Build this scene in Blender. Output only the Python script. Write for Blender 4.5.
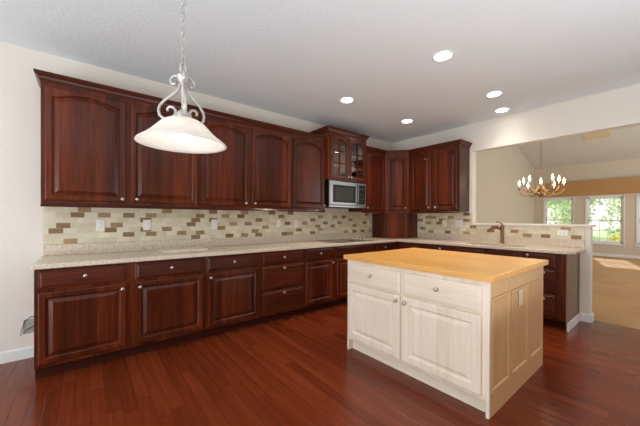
import bpy, bmesh, math, random
from mathutils import Vector, Matrix
PI = math.pi
random.seed(7)
for o in list(bpy.data.objects):
    bpy.data.objects.remove(o)
SC = bpy.context.scene
COL = SC.collection

# ------------------------------------------------------------------ camera
cam_d = bpy.data.cameras.new('camera')
cam = bpy.data.objects.new('camera', cam_d)
COL.objects.link(cam)
SC.camera = cam
YAW, PITCH, ROLL = 0.67748, -0.00427, 0.003537
f_ = Vector((math.sin(YAW), math.cos(YAW), 0)); r_ = Vector((math.cos(YAW), -math.sin(YAW), 0)); u_ = Vector((0, 0, 1))
c, s = math.cos(PITCH), math.sin(PITCH); f_, u_ = f_*c+u_*s, u_*c-f_*s
c, s = math.cos(ROLL), math.sin(ROLL); r_, u_ = r_*c+u_*s, u_*c-r_*s
m = Matrix.Identity(4)
for i in range(3):
    m[i][0], m[i][1], m[i][2] = r_[i], u_[i], -f_[i]
m[0][3], m[1][3], m[2][3] = -4.8486, -3.7170, 1.2725
cam.matrix_world = m
cam_d.sensor_width = 36.0
cam_d.lens = 36.0*292.79/640
cam_d.shift_y = 6.48/640
cam_d.clip_start = 0.05
cam_d.clip_end = 300

# ------------------------------------------------------------------ world, sun, large lights, exposure
w = bpy.data.worlds.new('sky'); SC.world = w; w.use_nodes = True
wn = w.node_tree.nodes; wl = w.node_tree.links
bg = wn['Background']
wtc = wn.new('ShaderNodeTexCoord'); wsep = wn.new('ShaderNodeSeparateXYZ'); wr = wn.new('ShaderNodeValToRGB')
wl.new(wtc.outputs['Generated'], wsep.inputs[0]); wl.new(wsep.outputs['Z'], wr.inputs[0]); wl.new(wr.outputs[0], bg.inputs[0])
wr.color_ramp.elements[0].color = (1.0, 0.98, 0.95, 1); wr.color_ramp.elements[1].color = (0.72, 0.86, 1.0, 1)
bg.inputs[1].default_value = 2.4

def lamp(name, kind, loc, rot, energy, color=(1, 1, 1), **kw):
    d = bpy.data.lights.new(name, kind); d.energy = energy; d.color = color
    for k, v in kw.items(): setattr(d, k, v)
    o = bpy.data.objects.new(name, d); COL.objects.link(o)
    o.location = loc; o.rotation_euler = rot
    return o
lamp('sun', 'SUN', (0, 0, 20), (0, math.radians(58), math.radians(14)), 6.0, (.95, .97, 1.0), angle=.02)
# added upward ceiling fill for the kitchen; the other two stand at unseen openings
lamp('ceiling_fill_kitchen', 'AREA', (-4.5, -4.7, .55), (PI, 0, 0), 150, (.82, .92, 1.0), shape='RECTANGLE', size=5.0, size_y=2.4)
lamp('daylight_side', 'AREA', (-7.5, -2.6, .9), (math.radians(118), 0, -PI/2), 95, (.82, .92, 1.0), shape='RECTANGLE', size=2.6, size_y=2.0)
lamp('daylight_great_room', 'AREA', (4.8, -6.25, 1.5), (math.radians(105), 0, 0), 90, (.86, .94, 1.0), shape='RECTANGLE', size=5.0, size_y=2.6)
SC.view_settings.view_transform = 'Standard'
SC.view_settings.look = 'None'
SC.view_settings.gamma = 1.0
SC.view_settings.use_curve_mapping = False
SC.view_settings.exposure = -0.2

# ------------------------------------------------------------------ materials
def srgb(r, g, b):
    f = lambda v: (v/255/12.92) if v/255 <= .04045 else ((v/255+.055)/1.055)**2.4
    return (f(r), f(g), f(b), 1)

class NT:
    def __init__(self, name):
        self.m = bpy.data.materials.new(name); self.m.use_nodes = True
        self.t = self.m.node_tree; self.b = self.t.nodes['Principled BSDF']
    def n(self, t, **kw):
        x = self.t.nodes.new('ShaderNode'+t)
        for k, v in kw.items(): setattr(x, k, v)
        return x
    def l(self, a, b): self.t.links.new(a, b)
    def math(self, op, a, b=None, c=None):
        x = self.n('Math', operation=op)
        for i, v in enumerate((a, b, c)):
            if v is None: continue
            if hasattr(v, 'is_linked'): self.l(v, x.inputs[i])
            else: x.inputs[i].default_value = v
        return x.outputs[0]
    def ramp(self, fac, stops):
        x = self.n('ValToRGB'); e = x.color_ramp.elements
        e[0].position, e[0].color = stops[0]; e[1].position, e[1].color = stops[-1]
        for p, cc in stops[1:-1]:
            q = e.new(p); q.color = cc
        self.l(fac, x.inputs[0]); return x.outputs[0]
    def comb(self, x, y, z):
        q = self.n('CombineXYZ')
        for i, v in enumerate((x, y, z)):
            if hasattr(v, 'is_linked'): self.l(v, q.inputs[i])
            else: q.inputs[i].default_value = v
        return q.outputs[0]
    def noise(self, vec, scale, detail=3, rough=.5, dist=0):
        x = self.n('TexNoise'); x.inputs['Scale'].default_value = scale; x.inputs['Detail'].default_value = detail
        x.inputs['Roughness'].default_value = rough; x.inputs['Distortion'].default_value = dist
        self.l(vec, x.inputs['Vector']); return x.outputs['Fac']
    def white(self, vec):
        x = self.n('TexWhiteNoise'); self.l(vec, x.inputs['Vector']); return x.outputs['Value']
    def mix(self, fac, a, b, blend='MIX'):
        x = self.n('MixRGB', blend_type=blend)
        for i, v in enumerate((fac, a, b)):
            if hasattr(v, 'is_linked'): self.l(v, x.inputs[i])
            else: x.inputs[i].default_value = v
        return x.outputs[0]
    def bump(self, h, strength, dist=.002):
        x = self.n('Bump'); x.inputs['Strength'].default_value = strength; x.inputs['Distance'].default_value = dist
        self.l(h, x.inputs['Height']); self.l(x.outputs[0], self.b.inputs['Normal'])
    def set(self, **kw):
        for k, v in kw.items(): self.b.inputs[k.replace('_', ' ')].default_value = v
        return self

def plain(name, col, rough=.6, metal=0., **kw):
    q = NT(name); q.set(Base_Color=col, Roughness=rough, Metallic=metal, **kw); return q.m

def paint(name, col, rough=.75, bump=.08, scale=180, bd=.002):
    q = NT(name); tc = q.n('TexCoord')
    nz = q.noise(tc.outputs['Object'], 1.3, 3)
    q.l(q.mix(nz, tuple(x*.97 for x in col[:3])+(1,), tuple(min(1, x*1.02) for x in col[:3])+(1,)), q.b.inputs['Base Color'])
    q.set(Roughness=rough); q.bump(q.noise(tc.outputs['Object'], scale, 2), bump, bd)
    return q.m

def wood(name, dark, mid, light, axis='z', stave=.11, rough=.3, coat=.25, stave_amt=.5, grain_scale=1.0):
    """grain runs along the local axis; staves lie side by side across it"""
    q = NT(name); tc = q.n('TexCoord'); oi = q.n('ObjectInfo'); sp = q.n('SeparateXYZ'); q.l(tc.outputs['Object'], sp.inputs[0])
    X, Y, Z = sp.outputs
    rnd = q.math('MULTIPLY', oi.outputs['Random'], 37.0)
    if axis == 'z': a, b, l = X, Y, Z
    elif axis == 'x': a, b, l = Z, Y, X
    else: a, b, l = X, Z, Y
    st = q.math('FLOOR', q.math('DIVIDE', q.math('ADD', a, q.math('MULTIPLY', oi.outputs['Random'], .4)), stave))
    wv = q.white(q.comb(st, rnd, 0.0))
    off = q.math('ADD', rnd, q.math('MULTIPLY', wv, 9.0))
    v = q.comb(q.math('MULTIPLY', a, 22*grain_scale), q.math('MULTIPLY', b, 22*grain_scale), q.math('ADD', q.math('MULTIPLY', l, 1.6*grain_scale), off))
    n1 = q.noise(v, 1.0, 5, .6, .6)
    v2 = q.comb(q.math('MULTIPLY', a, 150), q.math('MULTIPLY', b, 150), q.math('MULTIPLY', l, 5))
    n2 = q.noise(v2, 1.0, 2)
    t = q.math('ADD', q.math('MULTIPLY', n1, .75), q.math('MULTIPLY', n2, .25))
    t = q.math('ADD', t, q.math('MULTIPLY', q.math('SUBTRACT', wv, .5), stave_amt*.5))
    q.l(q.ramp(t, [(.25, dark), (.5, mid), (.78, light)]), q.b.inputs['Base Color'])
    q.set(Roughness=rough, Coat_Weight=coat, Coat_Roughness=.15, Specular_IOR_Level=.33)
    q.bump(n2, .04, .001)
    return q.m

M = {}
M['cherry'] = wood('cherry', srgb(56, 20, 9), srgb(82, 33, 15), srgb(114, 50, 23), 'z', .12, .25, .0, .6)
M['cherry_h'] = wood('cherry_horizontal', srgb(54, 19, 9), srgb(76, 30, 16), srgb(104, 45, 24), 'x', .2, .27, .0, .3)
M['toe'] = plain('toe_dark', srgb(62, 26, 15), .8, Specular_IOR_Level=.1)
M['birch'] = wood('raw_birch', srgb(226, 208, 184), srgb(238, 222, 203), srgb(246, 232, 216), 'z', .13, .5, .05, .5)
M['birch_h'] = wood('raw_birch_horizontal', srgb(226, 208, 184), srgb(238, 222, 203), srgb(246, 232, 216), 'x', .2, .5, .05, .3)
M['birch_shaded'] = wood('raw_birch_shaded', srgb(208, 164, 112), srgb(221, 178, 126), srgb(228, 190, 140), 'z', .16, .5, .05, .15)  # tanner copy of the birch; warm shade of the end put into its colour
M['block'] = wood('butcher_block', srgb(208, 142, 66), srgb(228, 166, 86), srgb(244, 196, 122), 'x', .08, .33, .1, .85, .8)
M['maple_in'] = wood('maple_interior', srgb(205, 170, 125), srgb(220, 188, 145), srgb(230, 200, 160), 'z', .15, .5, .0, .3)
M['wall'] = paint('wall_paint', srgb(238, 231, 220))
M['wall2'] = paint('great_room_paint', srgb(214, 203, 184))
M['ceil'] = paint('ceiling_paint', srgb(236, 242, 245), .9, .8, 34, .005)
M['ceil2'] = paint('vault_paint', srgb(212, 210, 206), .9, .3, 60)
M['wall3'] = paint('umber_bounce_cut', srgb(168, 132, 98))  # tone invented for the unseen front wall so it bounces less, warmer light
M['tan'] = paint('tan_paint', srgb(186, 142, 92))
M['white'] = plain('white_trim', srgb(240, 240, 238), .35)
M['plate'] = plain('white_plastic', srgb(244, 242, 236), .35)
M['plate_tan'] = plain('almond_plastic', srgb(234, 214, 176), .4)
M['dark'] = plain('dark_slot', srgb(60, 56, 52), .5)
M['nickel'] = plain('brushed_nickel', srgb(205, 200, 192), .28, 1.)
M['steel'] = plain('stainless', srgb(138, 136, 132), .3, 1.)
M['black'] = plain('black_gloss', srgb(14, 14, 15), .3, Specular_IOR_Level=.2)
M['mwglass'] = plain('microwave_glass', srgb(62, 60, 58), .5, Specular_IOR_Level=.2)
M['grey'] = plain('grey_device', srgb(178, 178, 168), .5)
M['bronze'] = plain('bronze', srgb(150, 112, 84), .28, 1.)
M['brass'] = plain('antique_brass', srgb(176, 142, 104), .3, 1.)
M['silverpaint'] = plain('pewter_paint', srgb(188, 183, 175), .35, .55)
M['grout'] = plain('grout', srgb(220, 211, 190), .85)
M['vent'] = plain('vent_tan', srgb(224, 208, 170), .5)
M['taupe'] = paint('taupe_panel', srgb(142, 116, 92))

def tile_mat(name, d, l, rough=.35):
    q = NT(name); tc = q.n('TexCoord'); n1 = q.noise(tc.outputs['Object'], 9, 4, .6, .4); g = q.n('NewGeometry')
    n2 = q.math('ADD', q.math('MULTIPLY', n1, .8), q.math('MULTIPLY', q.math('SUBTRACT', g.outputs['Random Per Island'], .4), .5))
    q.l(q.ramp(n2, [(.25, d), (.75, l)]), q.b.inputs['Base Color']); q.set(Roughness=rough); q.bump(n1, .1, .002); return q.m
M['tile'] = tile_mat('travertine_tile', srgb(212, 201, 172), srgb(234, 226, 203))
M['tile_b'] = tile_mat('brown_tile', srgb(132, 104, 70), srgb(182, 152, 110))

def granite(name='granite', k=1.0):
    q = NT(name); tc = q.n('TexCoord'); v = tc.outputs['Object']
    a = q.noise(v, 130, 2, .6); b = q.noise(v, 55, 3, .6); cc = q.noise(v, 5, 3, .5)
    t = q.math('ADD', q.math('MULTIPLY', a, .65), q.math('MULTIPLY', b, .35))
    col = q.ramp(t, [(.33, srgb(130, 110, 92)), (.43, srgb(206, 190, 168)), (.55, srgb(227, 213, 193)), (.68, srgb(242, 233, 218))])
    if k != 1.0: col = q.mix(1.0, col, (k, k, k, 1), 'MULTIPLY')
    q.l(q.mix(.12, col, q.ramp(cc, [(.3, srgb(196, 170, 144)), (.7, srgb(225, 214, 200))])), q.b.inputs['Base Color'])
    q.set(Roughness=.22); return q.m
M['granite'] = granite()

def floor_mat():
    q = NT('cherry_floor_boards'); tc = q.n('TexCoord'); sp = q.n('SeparateXYZ'); q.l(tc.outputs['Object'], sp.inputs[0])
    X, Y, Z = sp.outputs; W, L = .083, 1.1
    bx = q.math('DIVIDE', X, W); bi = q.math('FLOOR', bx); fx = q.math('SUBTRACT', bx, bi)
    ly = q.math('ADD', q.math('DIVIDE', Y, L), q.math('MULTIPLY', q.white(q.comb(bi, 3.0, 0.0)), 5.0))
    li = q.math('FLOOR', ly); fy = q.math('SUBTRACT', ly, li)
    rnd = q.white(q.comb(bi, li, 1.0))
    v = q.comb(q.math('MULTIPLY', X, 28), q.math('ADD', q.math('MULTIPLY', Y, 1.8), q.math('MULTIPLY', rnd, 40)), q.math('MULTIPLY', rnd, 13))
    g = q.noise(v, 1.0, 4, .55, .5)
    g2 = q.noise(q.comb(q.math('MULTIPLY', X, 220), q.math('MULTIPLY', Y, 6), rnd), 1.0, 2)
    t = q.math('ADD', q.math('MULTIPLY', g, .55), q.math('ADD', q.math('MULTIPLY', g2, .2), q.math('MULTIPLY', rnd, .24)))
    col = q.ramp(t, [(.2, srgb(90, 36, 16)), (.5, srgb(114, 47, 22)), (.72, srgb(132, 60, 31)), (.9, srgb(152, 80, 45))])
    dx = q.math('MULTIPLY', q.math('MINIMUM', fx, q.math('SUBTRACT', 1.0, fx)), W)
    dy = q.math('MULTIPLY', q.math('MINIMUM', fy, q.math('SUBTRACT', 1.0, fy)), L)
    d = q.math('MINIMUM', dx, dy)
    gap = q.n('MapRange'); q.l(d, gap.inputs[0]); gap.inputs[1].default_value = 0.0; gap.inputs[2].default_value = .0022
    seam = q.n('MapRange'); q.l(d, seam.inputs[0]); seam.inputs[1].default_value = 0.0004; seam.inputs[2].default_value = .0011
    q.l(q.mix(seam.outputs[0], srgb(66, 26, 14), col), q.b.inputs['Base Color'])
    # boards cup a little across their width, so reflections break up board by board
    cup = q.math('MULTIPLY', q.math('MULTIPLY', fx, q.math('SUBTRACT', 1.0, fx)), 1.0)
    h = q.math('ADD', q.math('MULTIPLY', gap.outputs[0], .5), q.math('ADD', q.math('MULTIPLY', cup, 2.2), q.math('MULTIPLY', g, .12)))
    q.bump(h, .55, .0022)
    q.set(Roughness=.2, Specular_IOR_Level=.4)
    return q.m
M['floor'] = floor_mat()

def carpet():
    q = NT('tan_carpet'); tc = q.n('TexCoord'); a = q.noise(tc.outputs['Object'], 240, 2); b = q.noise(tc.outputs['Object'], 2.2, 3)
    t = q.math('ADD', q.math('MULTIPLY', a, .5), q.math('MULTIPLY', b, .5))
    q.l(q.ramp(t, [(.3, srgb(188, 146, 98)), (.7, srgb(208, 168, 120))]), q.b.inputs['Base Color']); q.set(Roughness=.95); q.bump(a, .5, .004); return q.m
M['carpet'] = carpet()

def glass(name, tint=(1, 1, 1, 1), refl=.08, rough=.0):
    q = NT(name); t = q.n('BsdfTransparent'); t.inputs[0].default_value = tint; gl = q.n('BsdfGlossy'); gl.inputs['Roughness'].default_value = rough
    fr = q.n('LayerWeight'); fr.inputs[0].default_value = .25
    mx = q.n('MixShader'); q.l(q.math('ADD', q.math('MULTIPLY', fr.outputs['Fresnel'], .6), refl), mx.inputs[0])
    q.l(t.outputs[0], mx.inputs[1]); q.l(gl.outputs[0], mx.inputs[2]); q.l(mx.outputs[0], q.t.nodes['Material Output'].inputs[0]); return q.m
M['glass'] = glass('clear_glass')
M['glass_cab'] = glass('cabinet_glass', (.93, .92, .9, 1), .06)

def emit(name, col, st):
    q = NT(name); q.set(Base_Color=col, Emission_Color=col, Emission_Strength=st); return q.m
M['can_glow'] = emit('can_light_lens', (1, .96, .9, 1), 22)
M['bulb'] = emit('bulb_glow', (1, .93, .82, 1), 2.5)
M['flame'] = emit('candle_bulb_glow', (1, .8, .5, 1), 14)
def shade_mat():
    q = NT('alabaster_glass'); tc = q.n('TexCoord'); n = q.noise(tc.outputs['Object'], 7, 4, .6, 1.5)
    q.l(q.ramp(n, [(.35, srgb(238, 233, 226)), (.65, srgb(252, 250, 247))]), q.b.inputs['Base Color']); q.set(Roughness=.35)
    tr = q.n('BsdfTranslucent'); tr.inputs[0].default_value = (.97, .94, .88, 1); mx = q.n('MixShader'); mx.inputs[0].default_value = .5
    q.l(q.b.outputs[0], mx.inputs[1]); q.l(tr.outputs[0], mx.inputs[2]); q.l(mx.outputs[0], q.t.nodes['Material Output'].inputs[0]); return q.m
M['shade'] = shade_mat()
def leaf(name, a, b):
    q = NT(name); g = q.n('NewGeometry'); q.l(q.ramp(g.outputs['Random Per Island'], [(0, a), (1, b)]), q.b.inputs['Base Color']); q.set(Roughness=.6); return q.m
M['leaf'] = leaf('tree_leaves', srgb(176, 204, 142), srgb(228, 238, 200))
M['leaf_y'] = leaf('yellow_leaves', srgb(196, 190, 70), srgb(236, 226, 120))
M['leaf_p'] = leaf('bush_leaves', srgb(88, 128, 70), srgb(150, 176, 110))
M['bark'] = plain('bark', srgb(110, 90, 72), .9)
M['lawn'] = paint('lawn_green', srgb(150, 176, 108), .9, .6, 30)
M['path'] = paint('pink_gravel', srgb(226, 196, 178), .9, .5, 60)

# ------------------------------------------------------------------ mesh helpers
class MB:
    def __init__(self): self.bm = bmesh.new()
    def box(self, x0, x1, y0, y1, z0, z1, mi=0):
        v = [self.bm.verts.new(p) for p in ((x0, y0, z0), (x1, y0, z0), (x1, y1, z0), (x0, y1, z0), (x0, y0, z1), (x1, y0, z1), (x1, y1, z1), (x0, y1, z1))]
        for q in ((0, 3, 2, 1), (4, 5, 6, 7), (0, 1, 5, 4), (1, 2, 6, 5), (2, 3, 7, 6), (3, 0, 4, 7)):
            self.bm.faces.new([v[i] for i in q]).material_index = mi
        return self
    def prism(self, pts, z0, z1, mi=0):
        a = [self.bm.verts.new((p[0], p[1], z0)) for p in pts]; b = [self.bm.verts.new((p[0], p[1], z1)) for p in pts]
        n = len(pts)
        self.bm.faces.new(a[::-1]).material_index = mi; self.bm.faces.new(b).material_index = mi
        for i in range(n): self.bm.faces.new((a[i], a[(i+1) % n], b[(i+1) % n], b[i])).material_index = mi
        return self
    def loft(self, loops, cap0=True, cap1=True, closed=True, mi=0):
        L = [[self.bm.verts.new(p) for p in l] for l in loops]; n = len(L[0])
        for A, B in zip(L, L[1:]):
            for i in range(n if closed else n-1):
                self.bm.faces.new((A[i], A[(i+1) % n], B[(i+1) % n], B[i])).material_index = mi
        if cap0: self.bm.faces.new(L[0][::-1]).material_index = mi
        if cap1: self.bm.faces.new(L[-1]).material_index = mi
        return L
    def lathe(self, prof, c=(0, 0, 0), axis='z', n=24, mi=0, caps=True):
        loops = []
        for r, h in prof:
            lp = []
            for i in range(n):
                a = 2*PI*i/n; x, y = r*math.cos(a), r*math.sin(a)
                p = {'z': (x, y, h), 'y': (x, h, y), 'x': (h, x, y)}[axis]
                lp.append((p[0]+c[0], p[1]+c[1], p[2]+c[2]))
            loops.append(lp)
        self.loft(loops, caps, caps, True, mi); return self
    def tube(self, pts, r, n=8, mi=0, closed=False):
        P = [Vector(p) for p in pts]; k = len(P); rr = r if isinstance(r, (list, tuple)) else [r]*k
        T = []
        for i in range(k):
            a = P[(i-1) % k] if (closed or i > 0) else P[i]; b = P[(i+1) % k] if (closed or i < k-1) else P[i]
            T.append((b-a).normalized())
        ref = Vector((0, 0, 1)) if abs(T[0].z) < .9 else Vector((1, 0, 0))
        N = (ref-T[0]*ref.dot(T[0])).normalized(); loops = []
        for i in range(k):
            N = (N-T[i]*N.dot(T[i])).normalized(); B = T[i].cross(N)
            loops.append([tuple(P[i]+(N*math.cos(2*PI*j/n)+B*math.sin(2*PI*j/n))*rr[i]) for j in range(n)])
        if closed: loops.append(loops[0])
        self.loft(loops, not closed, not closed, True, mi); return self
    def build(self, name, mats, parent=None, loc=None, smooth=False, bevel=0, seg=2):
        bmesh.ops.remove_doubles(self.bm, verts=self.bm.verts, dist=1e-6)
        bmesh.ops.recalc_face_normals(self.bm, faces=self.bm.faces)
        me = bpy.data.meshes.new(name); self.bm.to_mesh(me); self.bm.free()
        for q in (mats if isinstance(mats, (list, tuple)) else [mats]): me.materials.append(q)
        if smooth:
            for p in me.polygons: p.use_smooth = True
        o = bpy.data.objects.new(name, me); COL.objects.link(o)
        if parent: o.parent = parent
        if loc: o.location = loc
        if bevel:
            b = o.modifiers.new('bevel', 'BEVEL'); b.width = bevel; b.segments = seg; b.limit_method = 'ANGLE'; b.angle_limit = math.radians(40)
        if smooth == 'auto':
            pass
        return o

def empty(name, label, cat, loc=(0, 0, 0), rz=0, group=None):
    o = bpy.data.objects.new(name, None); COL.objects.link(o); o.location = loc; o.rotation_euler = (0, 0, rz)
    o.empty_display_size = .1
    return tag(o, label, cat, group)
def tag(o, label, cat, group=None):
    o['label'] = label; o['category'] = cat
    if group: o['group'] = group
    return o
def struct(o, label=None):
    o['kind'] = 'structure'
    if label: o['label'] = label
    return o
def copy_tree(o, parent=None):
    q = o.copy(); COL.objects.link(q)
    if parent: q.parent = parent
    for ch in list(o.children): copy_tree(ch, q)
    return q

def sweep(mb, path, prof, mi=0):
    """sweep a (out, z) profile along a plan path with mitred corners; out points to the right of travel"""
    P = [Vector((p[0], p[1])) for p in path]; n = len(P); loops = []
    for i in range(n):
        d0 = (P[i]-P[i-1]).normalized() if i > 0 else (P[1]-P[0]).normalized()
        d1 = (P[i+1]-P[i]).normalized() if i < n-1 else d0
        n0 = Vector((d0.y, -d0.x)); n1 = Vector((d1.y, -d1.x)); b = (n0+n1).normalized(); k = 1/max(.2, b.dot(n0))
        loops.append([(P[i].x+b.x*o*k, P[i].y+b.y*o*k, z) for o, z in prof])
    mb.loft(loops, True, True, True, mi)

# ------------------------------------------------------------------ the room
ZC = 2.7955; XL = -5.1505; YE = -2.999; YJ = -1.587; T = .13; YB = -6.2; XW = -8.0; XF = 9.05; ZV = 3.25; SV = .3
ZL = 1.206; ZH = 2.356
zv = lambda x: ZV+SV*(XF-x)
b = MB(); b.box(XW, .15, YB, .0, -.1, 0); struct(b.build('floor', M['floor']))
b = MB(); b.box(.15, XF, YB, .0, -.1, -.004); struct(b.build('floor_carpet', M['carpet']), 'tan carpet of the room beyond the half wall')
b = MB(); b.box(XW, 0, YB, .0, ZC, ZC+.12); struct(b.build('ceiling', M['ceil']))
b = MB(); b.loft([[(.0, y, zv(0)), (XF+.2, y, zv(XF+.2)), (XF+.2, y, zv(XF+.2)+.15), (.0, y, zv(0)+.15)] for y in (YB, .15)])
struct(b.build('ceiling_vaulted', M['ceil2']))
b = MB(); b.box(XW, .0, 0, .15, -.1, ZC+.12); struct(b.build('wall_back', M['wall']))
b = MB(); b.loft([[(.0, y, -.1), (XF+.2, y, -.1), (XF+.2, y, zv(XF+.2)), (.0, y, zv(0))] for y in (0, .15)])
struct(b.build('wall_great_room', M['wall2']), 'cream side wall of the room beyond the half wall')
# right wall: full height piece, half wall, header
b = MB()
b.box(0, T, YJ, 0, 0, zv(0)); b.box(0, T, YE, YJ, 0, ZL-.03); b.box(0, T, YB, YJ, ZH, zv(0))
struct(b.build('wall_right', M['wall']))
b = MB(); b.box(-.02, T+.03, YE-.03, YJ-.001, ZL-.03, ZL)
struct(b.build('trim_1', M['wall'], bevel=.006), 'cream ledge capping the half wall')
b = MB(); b.box(XW-.15, XW, YB, .0, 0, .35); b.box(XW-.15, XW, YB, .0, 2.45, ZC); b.box(XW-.15, XW, YB, -4.6, .35, 2.45); b.box(XW-.15, XW, -1.8, .0, .35, 2.45)
struct(b.build('wall_left', M['wall']))
b = MB(); b.box(XW, -6.9, YB-.15, YB, 0, ZC); b.box(-6.9, -2.3, YB-.15, YB, 0, ZC); b.box(-2.3, 2.2, YB-.15, YB, 0, ZC)
b.box(2.2, 7.4, YB-.15, YB, 2.9, ZC+.6); b.box(7.4, XF, YB-.15, YB, 0, ZC); b.box(0, XF, YB-.15, YB, ZC+.2, 6)
struct(b.build('wall_front', M['wall3']))
# far wall with three windows
WY = [(-.31, -1.20), (-1.53, -2.475), (-2.765, -3.71), (-4.0, -4.95)]
WZ0, WZ1 = .44, 2.07
b = MB(); b.box(XF, XF+.18, YB, 0, -.1, WZ0); b.box(XF, XF+.18, YB, 0, WZ1, ZV)
e = 0
for a, c_ in WY: b.box(XF, XF+.18, a, e, WZ0, WZ1); e = c_
b.box(XF, XF+.18, YB, e, WZ0, WZ1)
struct(b.build('wall_far', M['wall2']))
for i, (a, c_) in enumerate(WY[:3]):
    w = bpy.data.objects.new('window_%d' % (i+1), None); COL.objects.link(w); w.location = (XF+.05, (a+c_)/2, WZ0); struct(w)
    hw = (a-c_)/2; H = WZ1-WZ0; zm = .80
    f = MB()
    f.box(-.02, .1, -hw, -hw+.05, 0, H); f.box(-.02, .1, hw-.05, hw, 0, H); f.box(-.02, .1, -hw, hw, 0, .05); f.box(-.02, .1, -hw, hw, H-.05, H)
    f.box(-.075, -.05, -hw-.015, -hw+.01, -.03, H+.02); f.box(-.075, -.05, hw-.01, hw+.015, -.03, H+.02); f.box(-.075, -.05, -hw, hw, H-.01, H+.02)
    f.box(-.11, -.02, -hw-.03, hw+.03, -.035, .01)
    f.build('frame', M['white'], w, bevel=.004)
    for nm, z0, z1, x0 in (('sash', .05, zm+.02, 0.0), ('sash', zm-.02, H-.05, .04)):
        q = MB(); q.box(x0, x0+.035, -hw+.05, -hw+.09, z0, z1); q.box(x0, x0+.035, hw-.09, hw-.05, z0, z1)
        q.box(x0, x0+.035, -hw+.05, hw-.05, z0, z0+.045); q.box(x0, x0+.035, -hw+.05, hw-.05, z1-.045, z1)
        iw = hw-.09
        for k in (-1, 1): q.box(x0+.01, x0+.025, k*iw/3-.009, k*iw/3+.009, z0+.04, z1-.04)
        q.box(x0+.01, x0+.025, -iw, iw, (z0+z1)/2-.009, (z0+z1)/2+.009)
        so = q.build(nm, M['white'], w)
        q = MB(); q.box(x0+.015, x0+.02, -iw-.005, iw+.005, z0+.04, z1-.04); q.build('pane', M['glass'], so)
# tan boxed band above the windows
b = MB(); b.box(XF-.16, XF-.001, YB+.01, -.42, 2.125, 2.63)
struct(b.build('trim_2', M['tan'], bevel=.01), 'tan boxed band across the far wall above the windows')
# baseboards
bp = [(0, 0), (.014, 0), (.014, .085), (.008, .1), (0, .1)]
b = MB(); sweep(b, [(XW, -.001), (XL-.03, -.001)], bp); struct(b.build('baseboard_left', M['white']))
b = MB(); sweep(b, [(-.001, -2.9), (-.001, YE-.001), (T+.001, YE-.001), (T+.001, -.02)], bp); struct(b.build('baseboard_right', M['white']))
b = MB(); sweep(b, [(.16, -.001), (XF-.001, -.001), (XF-.001, YB+.02)], bp); struct(b.build('baseboard_far', M['white']))

# ------------------------------------------------------------------ outside
b = MB(); b.box(9.3, 70, -45, 40, -.7, -.5); struct(b.build('ground', M['lawn']), 'lawn outside the far windows')
b = MB(); b.box(15.2, 18.5, -14, 3, -.5, -.47); struct(b.build('ground_path', M['path']), 'pinkish gravel strip outside the far windows')
def foliage(mb, cen, rad, n, size, rng):
    for _ in range(n):
        d = Vector((rng.gauss(0, 1), rng.gauss(0, 1), rng.gauss(0, 1))).normalized()*(rng.random()**.35)
        p = Vector(cen)+Vector((d.x*rad[0], d.y*rad[1], d.z*rad[2]))
        a = Vector((rng.uniform(-1, 1), rng.uniform(-1, 1), rng.uniform(-1, 1))).normalized(); q = a.orthogonal().normalized(); t = a.cross(q)
        s_ = size*rng.uniform(.6, 1.3)
        v = [mb.bm.verts.new(p+q*s_*i+t*s_*.55*j) for i, j in ((-1, 0), (0, -1), (1, 0), (0, 1))]
        mb.bm.faces.new(v)
def tree(loc, h, r, label, mat, seed, n=3600):
    rng = random.Random(seed)
    e = empty('tree', label, 'tree', loc, 0, 'trees outside the windows')
    q = MB(); q.tube([(0, 0, 0), (.05, .03, h*.3), (0, 0, h*.6), (.05, 0, h*.85)], [.16, .13, .1, .03]); q.build('trunk', M['bark'], e, smooth=True)
    q = MB()
    for k in range(9):
        a = rng.uniform(0, 2*PI); rr = rng.uniform(0, r*.6)
        foliage(q, (rr*math.cos(a), rr*math.sin(a), h*rng.uniform(.14, .9)), (r*.5, r*.5, r*.45), n//9, .16, rng)
    q.build('crown', mat, e)
tree((21, .6, -.5), 6.5, 2.4, 'leafy tree outside the left far window', M['leaf'], 1)
tree((23, -4.6, -.5), 7.0, 2.6, 'leafy tree outside the middle far window', M['leaf'], 2)
tree((19, -8.4, -.5), 6.0, 2.0, 'leafy tree outside the window at the right edge', M['leaf'], 3)
tree((29, 3.0, -.5), 7.5, 3.2, 'leafy tree farther back seen through the left window', M['leaf'], 4)
tree((33, -1.2, -.5), 9.0, 3.3, 'tall leafy tree far back beyond the middle window', M['leaf'], 5)
tree((38, -8.6, -.5), 10.5, 4.2, 'tall pale tree far behind the others, right of the middle window view', M['leaf'], 6)
tree((42, 5.2, -.5), 10.5, 4.4, 'tall pale tree farthest back, beyond the left window', M['leaf'], 7)
def bush(loc, r, label, mat, seed):
    q = MB(); rng = random.Random(seed); foliage(q, (0, 0, r*.75), (r, r, r*.8), int(500*r*r) if r > 1 else 500, .09 if r < 1 else .14, rng)
    o = q.build('bush', mat, None, loc); tag(o, label, 'bush')
bush((13.2, -2.15, -.5), .75, 'yellow flowering bush low outside the middle window', M['leaf_y'], 8)
bush((19.5, -1.6, -.5), .8, 'green bush beyond the gravel outside the middle window', M['leaf_p'], 9)
bush((19.6, -4.3, -.5), .9, 'green bush beyond the gravel at the right of the middle window', M['leaf_p'], 10)

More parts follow.
